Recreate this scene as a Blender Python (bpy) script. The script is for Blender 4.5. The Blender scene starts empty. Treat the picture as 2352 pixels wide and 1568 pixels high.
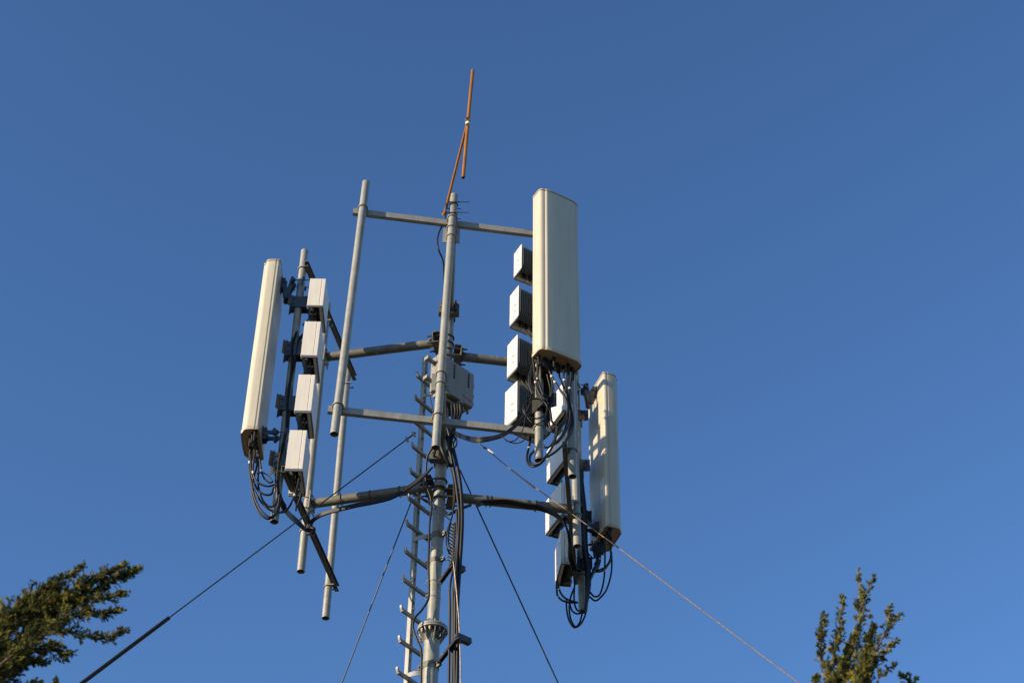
import bpy, math, random
from mathutils import Vector as V, Matrix
R = math.radians
random.seed(7)
S = bpy.context.scene
col = S.collection

# ------------------------------------------------------------------ camera
TH, ROLL, FPX = R(43), R(0.8), 3995.0
CAM = V((0, 0, 1.6))
_r0 = V((1, 0, 0)); FW = V((0, math.cos(TH), math.sin(TH))); _u0 = _r0.cross(FW)
RT = _r0 * math.cos(ROLL) + _u0 * math.sin(ROLL)
UP = _u0 * math.cos(ROLL) - _r0 * math.sin(ROLL)
cd = bpy.data.cameras.new('camera'); cam = bpy.data.objects.new('camera', cd); col.objects.link(cam)
cam.matrix_world = Matrix(((RT.x, UP.x, -FW.x, CAM.x), (RT.y, UP.y, -FW.y, CAM.y), (RT.z, UP.z, -FW.z, CAM.z), (0, 0, 0, 1)))
cd.sensor_width = 36; cd.lens = FPX / 2352 * 36; cd.clip_end = 9000; cd.clip_start = 0.1
cd.dof.use_dof = True; cd.dof.focus_distance = 19.3; cd.dof.aperture_fstop = 4.8
S.camera = cam

# ------------------------------------------------------------------ light
SUN_EL, SUN_AZ = R(15.2), V((-0.887, -0.461, 0)).normalized()
sdir = V((SUN_AZ.x * math.cos(SUN_EL), SUN_AZ.y * math.cos(SUN_EL), math.sin(SUN_EL)))
w = bpy.data.worlds.new('World'); S.world = w; w.use_nodes = True
nt = w.node_tree; bg = nt.nodes['Background']
sky = nt.nodes.new('ShaderNodeTexSky'); sky.sky_type = 'NISHITA'; sky.sun_disc = False
sky.sun_elevation = SUN_EL; sky.sun_rotation = math.atan2(SUN_AZ.x, SUN_AZ.y)
sky.altitude = 0; sky.air_density = 1.0; sky.dust_density = 0.2; sky.ozone_density = 4.0
gm = nt.nodes.new('ShaderNodeGamma'); gm.inputs[1].default_value = 1.22
nt.links.new(sky.outputs[0], gm.inputs[0]); nt.links.new(gm.outputs[0], bg.inputs[0]); bg.inputs[1].default_value = 0.11
sl = bpy.data.lights.new('sun', 'SUN'); sl.energy = 5.0; sl.angle = R(0.5); sl.color = (1, 0.81, 0.58)
so = bpy.data.objects.new('sun', sl); col.objects.link(so)
so.rotation_euler = sdir.to_track_quat('Z', 'Y').to_euler(); so.location = (-20, -10, 20)
S.view_settings.view_transform = 'Standard'; S.view_settings.look = 'None'
S.view_settings.exposure = 0.69; S.view_settings.gamma = 1

# ------------------------------------------------------------------ measuring helpers (photo pixels at 2352 wide -> world)
def ray(x, y): return FW * FPX + RT * (x - 1176) + UP * (784 - y)
def atY(x, y, Y):
    d = ray(x, y); return CAM + d * (Y / d.y)
def atZ(x, y, z):
    d = ray(x, y); return CAM + d * ((z - CAM.z) / d.z)
CR = {'q': (1119.7, 775.2, .21974), 't': (1205.9, 1062.3, .25634), 'l': (516.8, 1033.6, .25634),
      's': (861.3, 976.2, .21967), 'v': (861.3, 1263.3, .19452), 'p': (1171.4, 803.9, .09154),
      'o': (1171.4, 947.5, .09154), 'a': (516.8, 545.5, .18307), 'b': (516.8, 803.9, .18307), 'd': (0, 0, 1),
      'e': (861.3, 689.1, .21967), 'x': (976.2, 803.9, .1172)}
def K(c, x, y):
    ox, oy, s = CR[c]; return (ox + x * s, oy + y * s)

# ------------------------------------------------------------------ materials
def mat(name, c, rough=.5, metal=0.0, var=.12, scale=6, bump=0.0, bscale=60, c2=None, spec=.5, hi=(.35, .65)):
    m = bpy.data.materials.new(name); m.use_nodes = True; n = m.node_tree; b = n.nodes['Principled BSDF']
    b.inputs['Roughness'].default_value = rough; b.inputs['Metallic'].default_value = metal
    b.inputs['Specular IOR Level'].default_value = spec
    tc = n.nodes.new('ShaderNodeTexCoord')
    no = n.nodes.new('ShaderNodeTexNoise'); no.inputs['Scale'].default_value = scale; no.inputs['Detail'].default_value = 6
    n.links.new(tc.outputs['Object'], no.inputs['Vector'])
    rp = n.nodes.new('ShaderNodeValToRGB')
    lo = c2 if c2 else tuple(v * (1 - var) for v in c)
    rp.color_ramp.elements[0].position = hi[0]; rp.color_ramp.elements[1].position = hi[1]
    rp.color_ramp.elements[0].color = (*lo, 1); rp.color_ramp.elements[1].color = (*c, 1)
    n.links.new(no.outputs['Fac'], rp.inputs[0]); n.links.new(rp.outputs[0], b.inputs['Base Color'])
    if bump:
        n2 = n.nodes.new('ShaderNodeTexNoise'); n2.inputs['Scale'].default_value = bscale; n2.inputs['Detail'].default_value = 3
        n.links.new(tc.outputs['Object'], n2.inputs['Vector'])
        bp = n.nodes.new('ShaderNodeBump'); bp.inputs['Strength'].default_value = bump; bp.inputs['Distance'].default_value = .002
        n.links.new(n2.outputs['Fac'], bp.inputs['Height']); n.links.new(bp.outputs[0], b.inputs['Normal'])
    return m
def galv(name, c, metal=.25, rough=.5):
    m = mat(name, c, rough, metal, .2, 9, .25, 40); n = m.node_tree; b = n.nodes['Principled BSDF']
    # pale zinc flecks
    tc = [x for x in n.nodes if x.type == 'TEX_COORD'][0]
    vo = n.nodes.new('ShaderNodeTexNoise'); vo.inputs['Scale'].default_value = 38; vo.inputs['Detail'].default_value = 1
    n.links.new(tc.outputs['Object'], vo.inputs['Vector'])
    r2 = n.nodes.new('ShaderNodeValToRGB'); r2.color_ramp.elements[0].position = .66; r2.color_ramp.elements[1].position = .74
    r2.color_ramp.elements[0].color = (0, 0, 0, 1); r2.color_ramp.elements[1].color = (.55, .55, .55, 1)
    n.links.new(vo.outputs['Fac'], r2.inputs[0])
    mx = n.nodes.new('ShaderNodeMixRGB'); mx.inputs[2].default_value = (.42, .42, .38, 1)
    old = b.inputs['Base Color'].links[0].from_socket
    n.links.new(r2.outputs[0], mx.inputs[0]); n.links.new(old, mx.inputs[1]); n.links.new(mx.outputs[0], b.inputs['Base Color'])
    return m
M = dict(
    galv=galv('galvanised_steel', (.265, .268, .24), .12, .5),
    galvd=galv('dark_shade_galvanised_steel', (.13, .128, .11), .12, .6),  # darkened steel; on the side frames' crossbars the dark tone stands in for shade
    hard=mat('bracket_zinc', (.085, .084, .078), .25, .55, .25, 20, .2, 60),
    bolt=mat('bolt_steel', (.22, .19, .15), .45, .5, .3, 40),
    rad=mat('antenna_radome', (.47, .435, .34), .38, 0, .05, 3, 0, 40),
    radcap=mat('antenna_end_cap', (.40, .34, .23), .45, 0, .06, 5),
    rru=mat('radio_white_paint', (.62, .595, .53), .42, 0, .05, 4, .1, 90),
    fin=mat('radio_heat_sink_grey', (.13, .145, .155), .5, 0, .12, 10),
    trim=mat('radio_trim_grey', (.10, .105, .105), .5, 0, .1, 10),
    panel=mat('connector_panel', (.11, .105, .09), .55, 0, .2, 14),
    box=mat('junction_box_plastic', (.22, .205, .175), .5, 0, .06, 5),
    cable=mat('black_cable', (.0045, .0045, .0045), .5, 0, .3, 30, .1, 80, spec=.35),
    rub=mat('black_rubber', (.005, .005, .005), .6, 0, .1, 30, spec=.3),
    dark=mat('dark_opening', (.012, .012, .012), .8, 0, .2, 10),
    orange=mat('orange_anodised', (.37, .14, .012), .36, .25, .25, 8, .1, 60),
    white=mat('white_plastic', (.62, .62, .60), .45, 0, .05, 20),
    tie=mat('cable_tie_white', (.5, .5, .46), .5, 0, .1, 20),
    guy=mat('dark_wire_rope', (.03, .03, .033), .5, .4, .4, 60, .5, 300),
    rope=mat('tan_wire_rope', (.22, .15, .085), .6, .3, .6, 60, .6, 300),
    copper=mat('tarnished_copper', (.42, .33, .24), .4, .5, .4, 30),
    bus=mat('tinned_bus_bar', (.55, .50, .40), .4, .4, .2, 30),
    red=mat('red_print', (.50, .03, .05), .5, 0, .05, 10),
    yellow=mat('yellow_print', (.55, .33, .05), .5, 0, .05, 10),
    label=mat('paper_label', (.66, .68, .68), .5, 0, .06, 30),
    ink=mat('black_print', (.02, .02, .02), .5, 0, .05, 10),
    bark=mat('cypress_bark', (.17, .075, .035), .8, 0, .5, 25, .5, 60),
    dirt=mat('dry_earth', (.10, .074, .045), .9, 0, .4, .4, .3, 6),
)
def weather(m, amt):
    n = m.node_tree; b = n.nodes['Principled BSDF']; tc = [x for x in n.nodes if x.type == 'TEX_COORD'][0]
    mp = n.nodes.new('ShaderNodeMapping'); mp.inputs['Scale'].default_value = (26, 26, 1.1); n.links.new(tc.outputs['Object'], mp.inputs['Vector'])
    no = n.nodes.new('ShaderNodeTexNoise'); no.inputs['Scale'].default_value = 1; no.inputs['Detail'].default_value = 5; n.links.new(mp.outputs[0], no.inputs['Vector'])
    rp = n.nodes.new('ShaderNodeValToRGB'); rp.color_ramp.elements[0].position = .30; rp.color_ramp.elements[1].position = .62
    v = 1 - amt; rp.color_ramp.elements[0].color = (v, v * .985, v * .96, 1); rp.color_ramp.elements[1].color = (1, 1, 1, 1); n.links.new(no.outputs['Fac'], rp.inputs[0])
    mx = n.nodes.new('ShaderNodeMixRGB'); mx.blend_type = 'MULTIPLY'; mx.inputs[0].default_value = 1
    old = b.inputs['Base Color'].links[0].from_socket; n.links.new(old, mx.inputs[1]); n.links.new(rp.outputs[0], mx.inputs[2]); n.links.new(mx.outputs[0], b.inputs['Base Color'])
for k_, a_ in (('rad', .13), ('rru', .10), ('box', .12), ('galv', .18), ('galvd', .2)): weather(M[k_], a_ * .75)
def foliage(name, a, b_, c, sc):
    m = mat(name, a, .55, 0, 0, sc, 0, 60, c2=b_, hi=(.40, .62)); n = m.node_tree; b = n.nodes['Principled BSDF']
    rp = [x for x in n.nodes if x.type == 'VALTORGB'][0]; b.inputs['Roughness'].default_value = .8; b.inputs['Specular IOR Level'].default_value = .2; e = rp.color_ramp.elements.new(.53); e.color = (*c, 1)
    return m
M['leaf'] = foliage('cypress_foliage', (.26, .22, .034), (.030, .040, .012), (.095, .098, .022), 26)

def text_mesh(name, body, size, m, parent, loc, rot, space=1.0, align='CENTER'):
    tc = bpy.data.curves.new(name, 'FONT'); tc.body = body; tc.size = size; tc.extrude = .0008; tc.align_x = align; tc.space_character = space
    to = bpy.data.objects.new(name, tc); col.objects.link(to); bpy.context.view_layer.update()
    me = bpy.data.meshes.new_from_object(to.evaluated_get(bpy.context.evaluated_depsgraph_get())); bpy.data.objects.remove(to)
    ob = bpy.data.objects.new(name, me); me.materials.clear(); me.materials.append(m); col.objects.link(ob); ob.parent = parent
    ob.location = loc; ob.rotation_euler = rot; return ob

# ------------------------------------------------------------------ mesh builder
class MB:
    def __init__(s): s.v = []; s.f = []
    def quadgrid(s, rings, close=True, caps=True):
        b = len(s.v); n = len(rings[0])
        for r in rings: s.v.extend(r)
        for i in range(len(rings) - 1):
            for j in range(n if close else n - 1):
                k = (j + 1) % n
                s.f.append((b + i * n + j, b + i * n + k, b + (i + 1) * n + k, b + (i + 1) * n + j))
        if caps:
            s.f.append(tuple(b + j for j in range(n))[::-1]); s.f.append(tuple(b + (len(rings) - 1) * n + j for j in range(n)))
        return s
    def box(s, c, size, ax=None):
        c = V(c); ax = ax or (V((1, 0, 0)), V((0, 1, 0)), V((0, 0, 1)))
        h = [a * (q / 2) for a, q in zip(ax, size)]
        r = []
        for k in (-1, 1): r.append([c + h[0] * i + h[1] * j + h[2] * k for i, j in ((-1, -1), (1, -1), (1, 1), (-1, 1))])
        return s.quadgrid(r)
    def frame(s, d):
        d = d.normalized(); a = V((0, 0, 1)) if abs(d.z) < .9 else V((1, 0, 0)); u = d.cross(a).normalized(); return u, d.cross(u)
    def cyl(s, p0, p1, r0, r1=None, n=16, caps=True):
        p0, p1 = V(p0), V(p1); r1 = r0 if r1 is None else r1; u, v = s.frame(p1 - p0)
        c = [(math.cos(2 * math.pi * i / n), math.sin(2 * math.pi * i / n)) for i in range(n)]
        return s.quadgrid([[p + u * a * r + v * b * r for a, b in c] for p, r in ((p0, r0), (p1, r1))], caps=caps)
    def pipe(s, p0, p1, r, wall=.006, n=24):
        p0, p1 = V(p0), V(p1); u, v = s.frame(p1 - p0)
        c = [(math.cos(2 * math.pi * i / n), math.sin(2 * math.pi * i / n)) for i in range(n)]
        ring = lambda p, q: [p + u * a * q + v * b * q for a, b in c]
        ri = r - wall
        return s.quadgrid([ring(p0, r), ring(p1, r), ring(p1, ri), ring(p0, ri), ring(p0, r)], caps=False)
    def tube(s, path, r, n=8, caps=True):
        path = [V(p) for p in path]; rr = r if isinstance(r, (list, tuple)) else [r] * len(path)
        u, _ = s.frame(path[1] - path[0]); rings = []
        for i, p in enumerate(path):
            t = (path[min(i + 1, len(path) - 1)] - path[max(i - 1, 0)]).normalized()
            u = (u - t * u.dot(t)).normalized(); v = t.cross(u)
            rings.append([p + (u * math.cos(2 * math.pi * j / n) + v * math.sin(2 * math.pi * j / n)) * rr[i] for j in range(n)])
        return s.quadgrid(rings, caps=caps)
    def prism(s, poly, o, u, v, w_, d):
        o, u, v, w_ = V(o), V(u), V(v), V(w_)
        return s.quadgrid([[o + u * a + v * b + w_ * k for a, b in poly] for k in (-d / 2, d / 2)])
    def build(s, name, m, parent=None, off=None, bevel=0, smooth=40, local=False):
        me = bpy.data.meshes.new(name)
        o = V(off) if off is not None else (parent_off(parent) if parent and not local else V((0, 0, 0)))
        me.from_pydata([tuple(V(p) - o) for p in s.v], [], s.f)
        import bmesh
        bm = bmesh.new(); bm.from_mesh(me); bmesh.ops.recalc_face_normals(bm, faces=bm.faces); bm.to_mesh(me); bm.free()
        me.materials.append(m); me.shade_smooth(); me.set_sharp_from_angle(angle=R(smooth))
        ob = bpy.data.objects.new(name, me); col.objects.link(ob)
        if parent: ob.parent = parent
        if bevel:
            bv = ob.modifiers.new('bevel', 'BEVEL'); bv.width = bevel; bv.segments = 2; bv.limit_method = 'ANGLE'; bv.angle_limit = R(40)
            bv.harden_normals = True
        return ob
def parent_off(p):
    o = V((0, 0, 0))
    while p is not None: o = o + V(p.location); p = p.parent
    return o
def tag(o, label=None, cat=None, group=None, kind=None):
    if label: o['label'] = label
    if cat: o['category'] = cat
    if group: o['group'] = group
    if kind: o['kind'] = kind
    return o
def empty(name, loc, rz=0):
    o = bpy.data.objects.new(name, None); col.objects.link(o); o.location = loc; o.rotation_euler = (0, 0, rz); o.empty_display_size = .1
    return o
def solo(mb, name, m, label, cat, group=None, **k):
    c = sum((V(p) for p in mb.v), V()) / len(mb.v); c.z = min(p[2] for p in mb.v)
    o = mb.build(name, m, None, off=c, **k); o.location = c; return tag(o, label, cat, group)
def catmull(P, k=8):
    P = [V(p) for p in P]; P = [P[0] * 2 - P[1]] + P + [P[-1] * 2 - P[-2]]; out = []
    for i in range(1, len(P) - 2):
        a, b, c, d = P[i - 1:i + 3]
        for j in range(k):
            t = j / k
            out.append(.5 * ((2 * b) + (c - a) * t + (2 * a - 5 * b + 4 * c - d) * t * t + (3 * b - a - 3 * c + d) * t ** 3))
    out.append(P[-2]); return out
def copy_tree(o, parent=None):
    c = o.copy(); col.objects.link(c); c.parent = parent
    for ch in list(o.children): copy_tree(ch, c)
    return c
def ubolt(mb, c, r, away, z, reach=.1, tr=.008):
    """c: pole axis point; away: horizontal unit vector from pole toward the clamped member"""
    a = V(away).normalized(); sd = V((-a.y, a.x, 0)); c = V((c[0], c[1], z)); rr = r + tr
    P = [c + sd * rr + a * reach]
    for i in range(0, 13):
        t = math.pi * i / 12; P.append(c + sd * rr * math.cos(t) - a * rr * math.sin(t))
    P.append(c - sd * rr + a * reach)
    mb.tube(P, tr, 10)
def at_pole(p0, p1, z):
    t = (z - p0.z) / (p1.z - p0.z); return p0.lerp(p1, t)
def hexnut(mb, p, d, r=.012, h=.012):
    d = V(d).normalized(); mb.cyl(V(p) - d * h / 2, V(p) + d * h / 2, r, n=6)
def channel(mb, p0, p1, webside, h=.08, w_=.05, th=.005):
    """C channel along p0-p1, web on the webside, flanges going the other way"""
    p0, p1 = V(p0), V(p1); u = (p1 - p0).normalized(); a = V(webside); a = (a - u * a.dot(u)).normalized(); z = u.cross(a)
    if z.z < 0: z = -z
    L = (p1 - p0).length; c = (p0 + p1) / 2
    poly = [(0, -h / 2), (0, h / 2), (-w_, h / 2), (-w_, h / 2 - th), (-th, h / 2 - th), (-th, -h / 2 + th), (-w_, -h / 2 + th), (-w_, -h / 2)]
    mb.prism(poly, c, a, z, u, L)

# ------------------------------------------------------------------ ground
g = MB(); n = 24
g.v = [V((math.cos(2 * math.pi * i / n) * 4000, math.sin(2 * math.pi * i / n) * 4000, 0)) for i in range(n)]; g.f = [tuple(range(n))]
tag(g.build('ground', M['dirt']), kind='structure')

# ------------------------------------------------------------------ key structure points
# front frame
A0, A1 = atY(841, 419, 13.86), atY(768, 997, 13.86)
C0, C1 = atY(1043, 449, 14.0), atY(1001, 1028, 14.0)
F1 = atY(1238, 1057, 14.17); F0 = F1.copy(); F0.z = 17.05; F0.x += .012
ZFU = atY(1040, 512, 14.07).z; ZFL = atY(1010, 966, 14.07).z
nF = V((-.15, .99, 0)).normalized()                     # from front poles toward the mast
# left frame
LP0, LP1 = atY(700, 577, 14.78), atY(630, 1198, 14.78)
LM0, LM1 = atY(752, 699, 15.71), atY(691, 1312, 15.82)
LF0, LF1 = atY(799, 850, 16.88), atY(748, 1419, 16.88)
# right frame
RN1 = atY(1315, 1094, 14.5); RN0 = atY(1321, 560, 14.5); RN0.z = RN1.z + 3.9; RN0.x = RN1.x - .02
RM1 = atY(1326, 1254, 15.64); RM0 = RM1 + V((-.02, 0, 3.9))
RF0, RF1 = atY(1322, 856, 16.8), atY(1338, 1404, 16.8)
# mast
YM = 15.42
MT, MB_ = atY(1028.5, 775, YM), atY(988, 1555, YM)
def mast(z): t = (z - MB_.z) / (MT.z - MB_.z); return MB_.lerp(MT, t)
PR = .0455   # pole radius

# ------------------------------------------------------------------ mast
root = empty('antenna_mast', (mast(0).x, mast(0).y, 0))
tag(root, 'galvanised round steel mast carrying the antenna frames, with a bolted flange near its foot', 'mast')
zf = atY(991, 1447, YM).z
ztop = atY(1034, 725, YM).z
mb = MB(); mb.cyl(mast(zf + .02), mast(ztop), .066, n=32); mb.build('upper_tube', M['galv'], root)
mb = MB(); mb.cyl(mast(0), mast(zf - .02), .083, n=32); mb.build('lower_tube', M['galv'], root)
fl = MB(); c = mast(zf)
fl.cyl(c + V((0, 0, .002)), c + V((0, 0, .026)), .160, n=48); fl.cyl(c - V((0, 0, .026)), c - V((0, 0, .002)), .162, n=48)
flo = fl.build('flange', M['galv'], root, bevel=.003)
gs = MB()
for i in range(8):
    a = 2 * math.pi * (i + .3) / 8; u = V((math.cos(a), math.sin(a), 0)); sdv = V((-u.y, u.x, 0))
    gs.prism([(.078, -.028), (.150, -.028), (.150, -.045), (.083, -.17), (.078, -.17)], c, u, (0, 0, 1), sdv, .010)
    gs.prism([(.062, .028), (.140, .028), (.140, .04), (.066, .12), (.062, .12)], c, u, (0, 0, 1), sdv, .010)
gs.build('gusset', M['galv'], flo, off=parent_off(root))
for i in range(8):
    a = 2 * math.pi * (i + .8) / 8; p = c + V((math.cos(a), math.sin(a), 0)) * .128
    b = MB(); b.cyl(p - V((0, 0, .075)), p + V((0, 0, .045)), .010, n=10); hexnut(b, p - V((0, 0, .036)), (0, 0, 1), .020, .020); hexnut(b, p - V((0, 0, .056)), (0, 0, 1), .018, .014)
    hexnut(b, p + V((0, 0, .035)), (0, 0, 1), .020, .016)
    b.build('bolt', M['bolt'], flo, off=parent_off(root))
def band(px, py, r, h=.055, lug=-1):
    z = atY(px, py, YM).z; c = mast(z); b = MB(); b.cyl(c - V((0, 0, h / 2)), c + V((0, 0, h / 2)), r + .005, n=32)
    for sg, col_ in ((1, 0), (-1, 0)):
        u = V((sg * .55 + .25, -.83 * 1, 0)).normalized() if sg > 0 else V((-.9, .2, 0)).normalized()
        s_ = V((-u.y, u.x, 0))
        b.prism([(r, -h / 2), (r + .05, -h / 2 + .005), (r + .05, h / 2 - .005), (r, h / 2)], c, u, (0, 0, 1), s_, .006)
        b.prism([(r, -h / 2), (r + .05, -h / 2 + .005), (r + .05, h / 2 - .005), (r, h / 2)], c + s_ * .022, u, (0, 0, 1), s_, .006)
        b.cyl(c + u * (r + .03) - s_ * .02, c + u * (r + .03) + s_ * .05, .007, n=8); hexnut(b, c + u * (r + .03) + s_ * .035, s_, .014)
    b.build('clamp_band', M['galvd'], root)
band(1003, 1290, .066); band(993, 1467, .083); band(1004, 1232, .066, .07); band(989, 1532, .083, .07)

def arm(z, pole_pt, clampz=None, rr=.056):
    """support arm from the mast to the plate on a pole"""
    m = mast(z); p = V((pole_pt.x, pole_pt.y, z)); d = (p - m); L = d.length; d.normalize(); sdv = V((-d.y, d.x, 0)); zz = V((0, 0, 1))
    r_arm = MB(); a0 = m + d * .17; a1 = p - d * (PR + .03)
    r_arm.cyl(a0, a1, rr, n=32)
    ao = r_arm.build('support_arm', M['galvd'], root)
    b = MB()      # short horizontal channel across the end of the arm, flanges toward the mast
    channel(b, m + d * .165 - sdv * .125, m + d * .165 + sdv * .125, d, .17, .085, .008)
    for k in (-1, 1):
        b.prism([(.166, .0), (.166, .082), (.26, .045), (.26, .0)], m, d, zz * k, sdv, .008)
        b.prism([(.166, .0), (.166, .115), (.24, .05), (.24, .0)], m, d, sdv * k, zz, .007)
    b.build('mast_bracket', M['galvd'], ao, off=parent_off(root))
    for k in (-.055, .055):
        ub = MB(); ubolt(ub, m, .066, d, z + k, .22, .010)
        for e in (-1, 1):
            pt = m + d * .178 + sdv * e * .080 + zz * k; hexnut(ub, pt, d, .018, .018); ub.cyl(pt, pt + d * .06, .009, n=8)
        ub.build('u_bolt', M['hard'], ao, off=parent_off(root))
    pl = MB(); pc = p - d * (PR + .008)
    pl.box(pc, (.010, .20, .24), (d, sdv, zz))
    for k in (-1, 1):
        pl.prism([(0, .0), (-.16, 0), (-.012, .085)], pc - d * .006 + V((0, 0, 0)), d, sdv * k, zz, .007)
    pl.build('end_plate', M['galv'], ao, off=parent_off(root))
    for k in (-.075, .075):
        ub = MB(); ubolt(ub, at_pole(pole_pt, pole_pt + V((0, 0, 1)), z + k), PR, -d, z + k, .075, .0075)
        for e in (-1, 1): hexnut(ub, p - d * (PR + .022) + sdv * e * (PR + .008) + zz * k, d, .014, .014)
        ub.build('u_bolt', M['galv'], ao, off=parent_off(root))
    if z < 15 and p.y > 15.45:      # black straps round the lower side arms
        for t in ((.30, .52, .74) if p.x < 0 else (.34, .37, .70)):
            q = m.lerp(p, t); st = MB(); st.tube([q + (sdv * math.cos(a) + zz * math.sin(a)) * (rr + .005) - zz * (.012 if math.sin(a) < -.3 else 0) for a in [i * math.pi / 10 for i in range(21)]], .0045, 6)
            st.build('cable_strap', M['rub'], ao, off=parent_off(root))
    return ao
zFU = atY(1036, 541, 14.05).z; zFL = atY(1011, 877, 14.05).z
zLU = atY(1000, 784.5, YM).z; zLL = atY(1000, 1115, YM).z
zRU = atY(1060, 816, YM).z; zRL = atY(1060, 1139, YM).z
for z, a, b in ((zFU, C0, C1), (zFL, C0, C1), (zLU, LM0, LM1), (zLL, LM0, LM1), (zRU, RM0, RM1), (zRL, RM0, RM1)):
    arm(z, at_pole(a, b, z))
# white cable ties round the mast
for px, py in ((1004, 1170), (1004, 1185), (1003, 1268), (1001, 1340), (998, 1375)):
    z = atY(px, py, YM).z; cc = mast(z) + V((-.012, -.004, 0)); t = MB()
    t.tube([cc + V((math.cos(a) * .084, math.sin(a) * .080, .012 * math.sin(a * 2))) for a in [i * math.pi / 12 for i in range(25)]], .003, 6)
    t.tube([cc + V((-.078, -.03, 0)), cc + V((-.12, -.06, -.01)), cc + V((-.16, -.08, -.03 + .02 * random.random()))], .002, 5)
    t.build('cable_tie', M['tie'], root)

# ------------------------------------------------------------------ frames
def mount_frame(label, poles, bars, steel):
    ctr = (poles[0][0] + poles[-1][0]) / 2
    r_ = empty('mounting_frame', (ctr.x, ctr.y, min(p[1].z for p in poles))); tag(r_, label, 'frame', 'three steel antenna mounting frames')
    for a, b in poles:
        m = MB(); m.pipe(a, b, PR, .006, 28)
        m.cyl(a - V((0, 0, .012)), a - V((0, 0, .004)), PR - .005, n=24)
        m.build('pole', M['galv'], r_)
    for (b0, b1), wsd in bars:
        m = MB(); channel(m, b0, b1, wsd); u = (b1 - b0).normalized()
        m.build('crossbar', M[steel], r_)
        for a, b in poles:
            pp = at_pole(a, b, b0.z); ub = MB(); aw = -V(wsd)
            ubolt(ub, pp, PR, aw, b0.z + .012, .075, .0085)
            for e in (-1, 1):
                sdv = V((-aw.y, aw.x, 0)); hexnut(ub, pp + aw * (PR + .028) + sdv * e * (PR + .008) + V((0, 0, .012)), aw, .014, .012)
            ub.build('u_bolt', M['galv'], r_)
    return r_
def bar_along(pts, wsd, e0, e1, z, dz=0):
    """crossbar just behind the poles at height z"""
    P = [at_pole(a, b, z) for a, b in pts]; wsd = V(wsd).normalized()
    q0 = V((P[0].x, P[0].y, z - dz)) - wsd * (PR + .002); q1 = V((P[-1].x, P[-1].y, z + dz)) - wsd * (PR + .002)
    u = (q1 - q0).normalized(); return (q0 - u * e0, q1 + u * e1)
uF = (V((F1.x, F1.y, 0)) - V((A1.x, A1.y, 0))).normalized(); wF = V((uF.y, -uF.x, 0))
FP = [(A0, A1), (C0, C1), (F0, F1)]
mount_frame('galvanised frame facing the camera with the bare pole left and the wide antenna right', FP,
            [(bar_along(FP, wF, .11, .10, ZFU), wF), (bar_along(FP, wF, .10, .10, ZFL), wF)], 'galv')
uL = (V((LF1.x, LF1.y, 0)) - V((LP1.x, LP1.y, 0))).normalized(); wL = V((-uL.y, uL.x, 0))
LPS = [(LP0, LP1), (LM0, LM1), (LF0, LF1)]
zLBl = atZ(0, 0, 1).z
zLBl, zLBu = 13.39, 16.62
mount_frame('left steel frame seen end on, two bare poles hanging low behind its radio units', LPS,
            [(bar_along(LPS, wL, .10, .10, zLBu, .10), wL), (bar_along(LPS, wL, .10, .12, zLBl, .03), wL)], 'galvd')  # darker crossbar steel: shade put into the colour
uR = (V((RF1.x, RF1.y, 0)) - V((RN1.x, RN1.y, 0))).normalized(); wR = V((uR.y, -uR.x, 0))
RPS = [(RN0, RN1), (RM0, RM1), (RF0, RF1)]
zRBl = atY(1310, 1180, 15.6).z; zRBu = zRBl + 2.95
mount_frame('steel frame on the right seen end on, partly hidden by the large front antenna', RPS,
            [(bar_along(RPS, wR, .13, .10, zRBu), wR), (bar_along(RPS, wR, .13, .10, zRBl), wR)], 'galvd')  # crossbars darkened in colour to imitate their shaded side

# ------------------------------------------------------------------ panel antenna (x = facing, y = width, z up from the bottom cap)
AT, AW, AH = .20, .53, 2.56
def antenna_poly_a(g=0.0):
    hw = AW / 2 + g; P = [(-AT / 2 - g, -hw + .03), (-AT / 2 - g + .012, -hw), (.035, -hw)]
    for i in range(1, 6):
        a = math.pi / 2 * i / 6; P.append((.035 + math.sin(a) * .045 + (g if i > 3 else 0), -hw + .045 * (1 - math.cos(a))))
    P += [(.081 + g, -hw + .052), (.082 + g, -hw + .062), (.094 + g, -hw + .072), (.099 + g, -hw + .082), (.102 + g, -hw + .14), (.104 + g, -.08)]
    return P + [(x, -y) for x, y in reversed(P)]
def antenna_poly_b(g=0.0):
    hw = AW / 2 + g; bx = -AT / 2 - g; P = [(bx, -hw + .022), (bx + .006, -hw + .008), (bx + .020, -hw)]
    P += [(-.062, -hw), (-.060, -hw + .007), (-.052, -hw + .007), (-.046, -hw - .001), (.02, -hw + .001)]
    for i in range(1, 6):
        a = math.pi / 2 * i / 6; P.append((.02 + math.sin(a) * .055, -hw + .002 + .055 * (1 - math.cos(a))))
    P += [(.079 + g, -hw + .066), (.097 + g, -hw + .076), (.101 + g, -hw + .14), (.104 + g, -.08)]
    return P + [(x, -y) for x, y in reversed(P)]
def scale_poly(P, s): return [(x * s, y * s) for x, y in P]
X, Yv, Z = V((1, 0, 0)), V((0, 1, 0)), V((0, 0, 1))
def link(m, p, q, y, r=.036, th=.006):
    p, q = V((p[0], 0, p[1])), V((q[0], 0, q[1])); d = (q - p).normalized(); nrm = V((-d.z, 0, d.x)); P = []
    for i in range(9): a = math.pi * i / 8; P.append(p + (nrm * math.cos(a) - d * math.sin(a)) * r)
    mid = (p + q) / 2; P.append(mid - nrm * r * .62)
    for i in range(9): a = math.pi * i / 8; P.append(q + (-nrm * math.cos(a) + d * math.sin(a)) * r)
    P.append(mid + nrm * r * .62)
    m.prism([(v.x, v.z) for v in P], (0, y, 0), X, Z, Yv, th)
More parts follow.
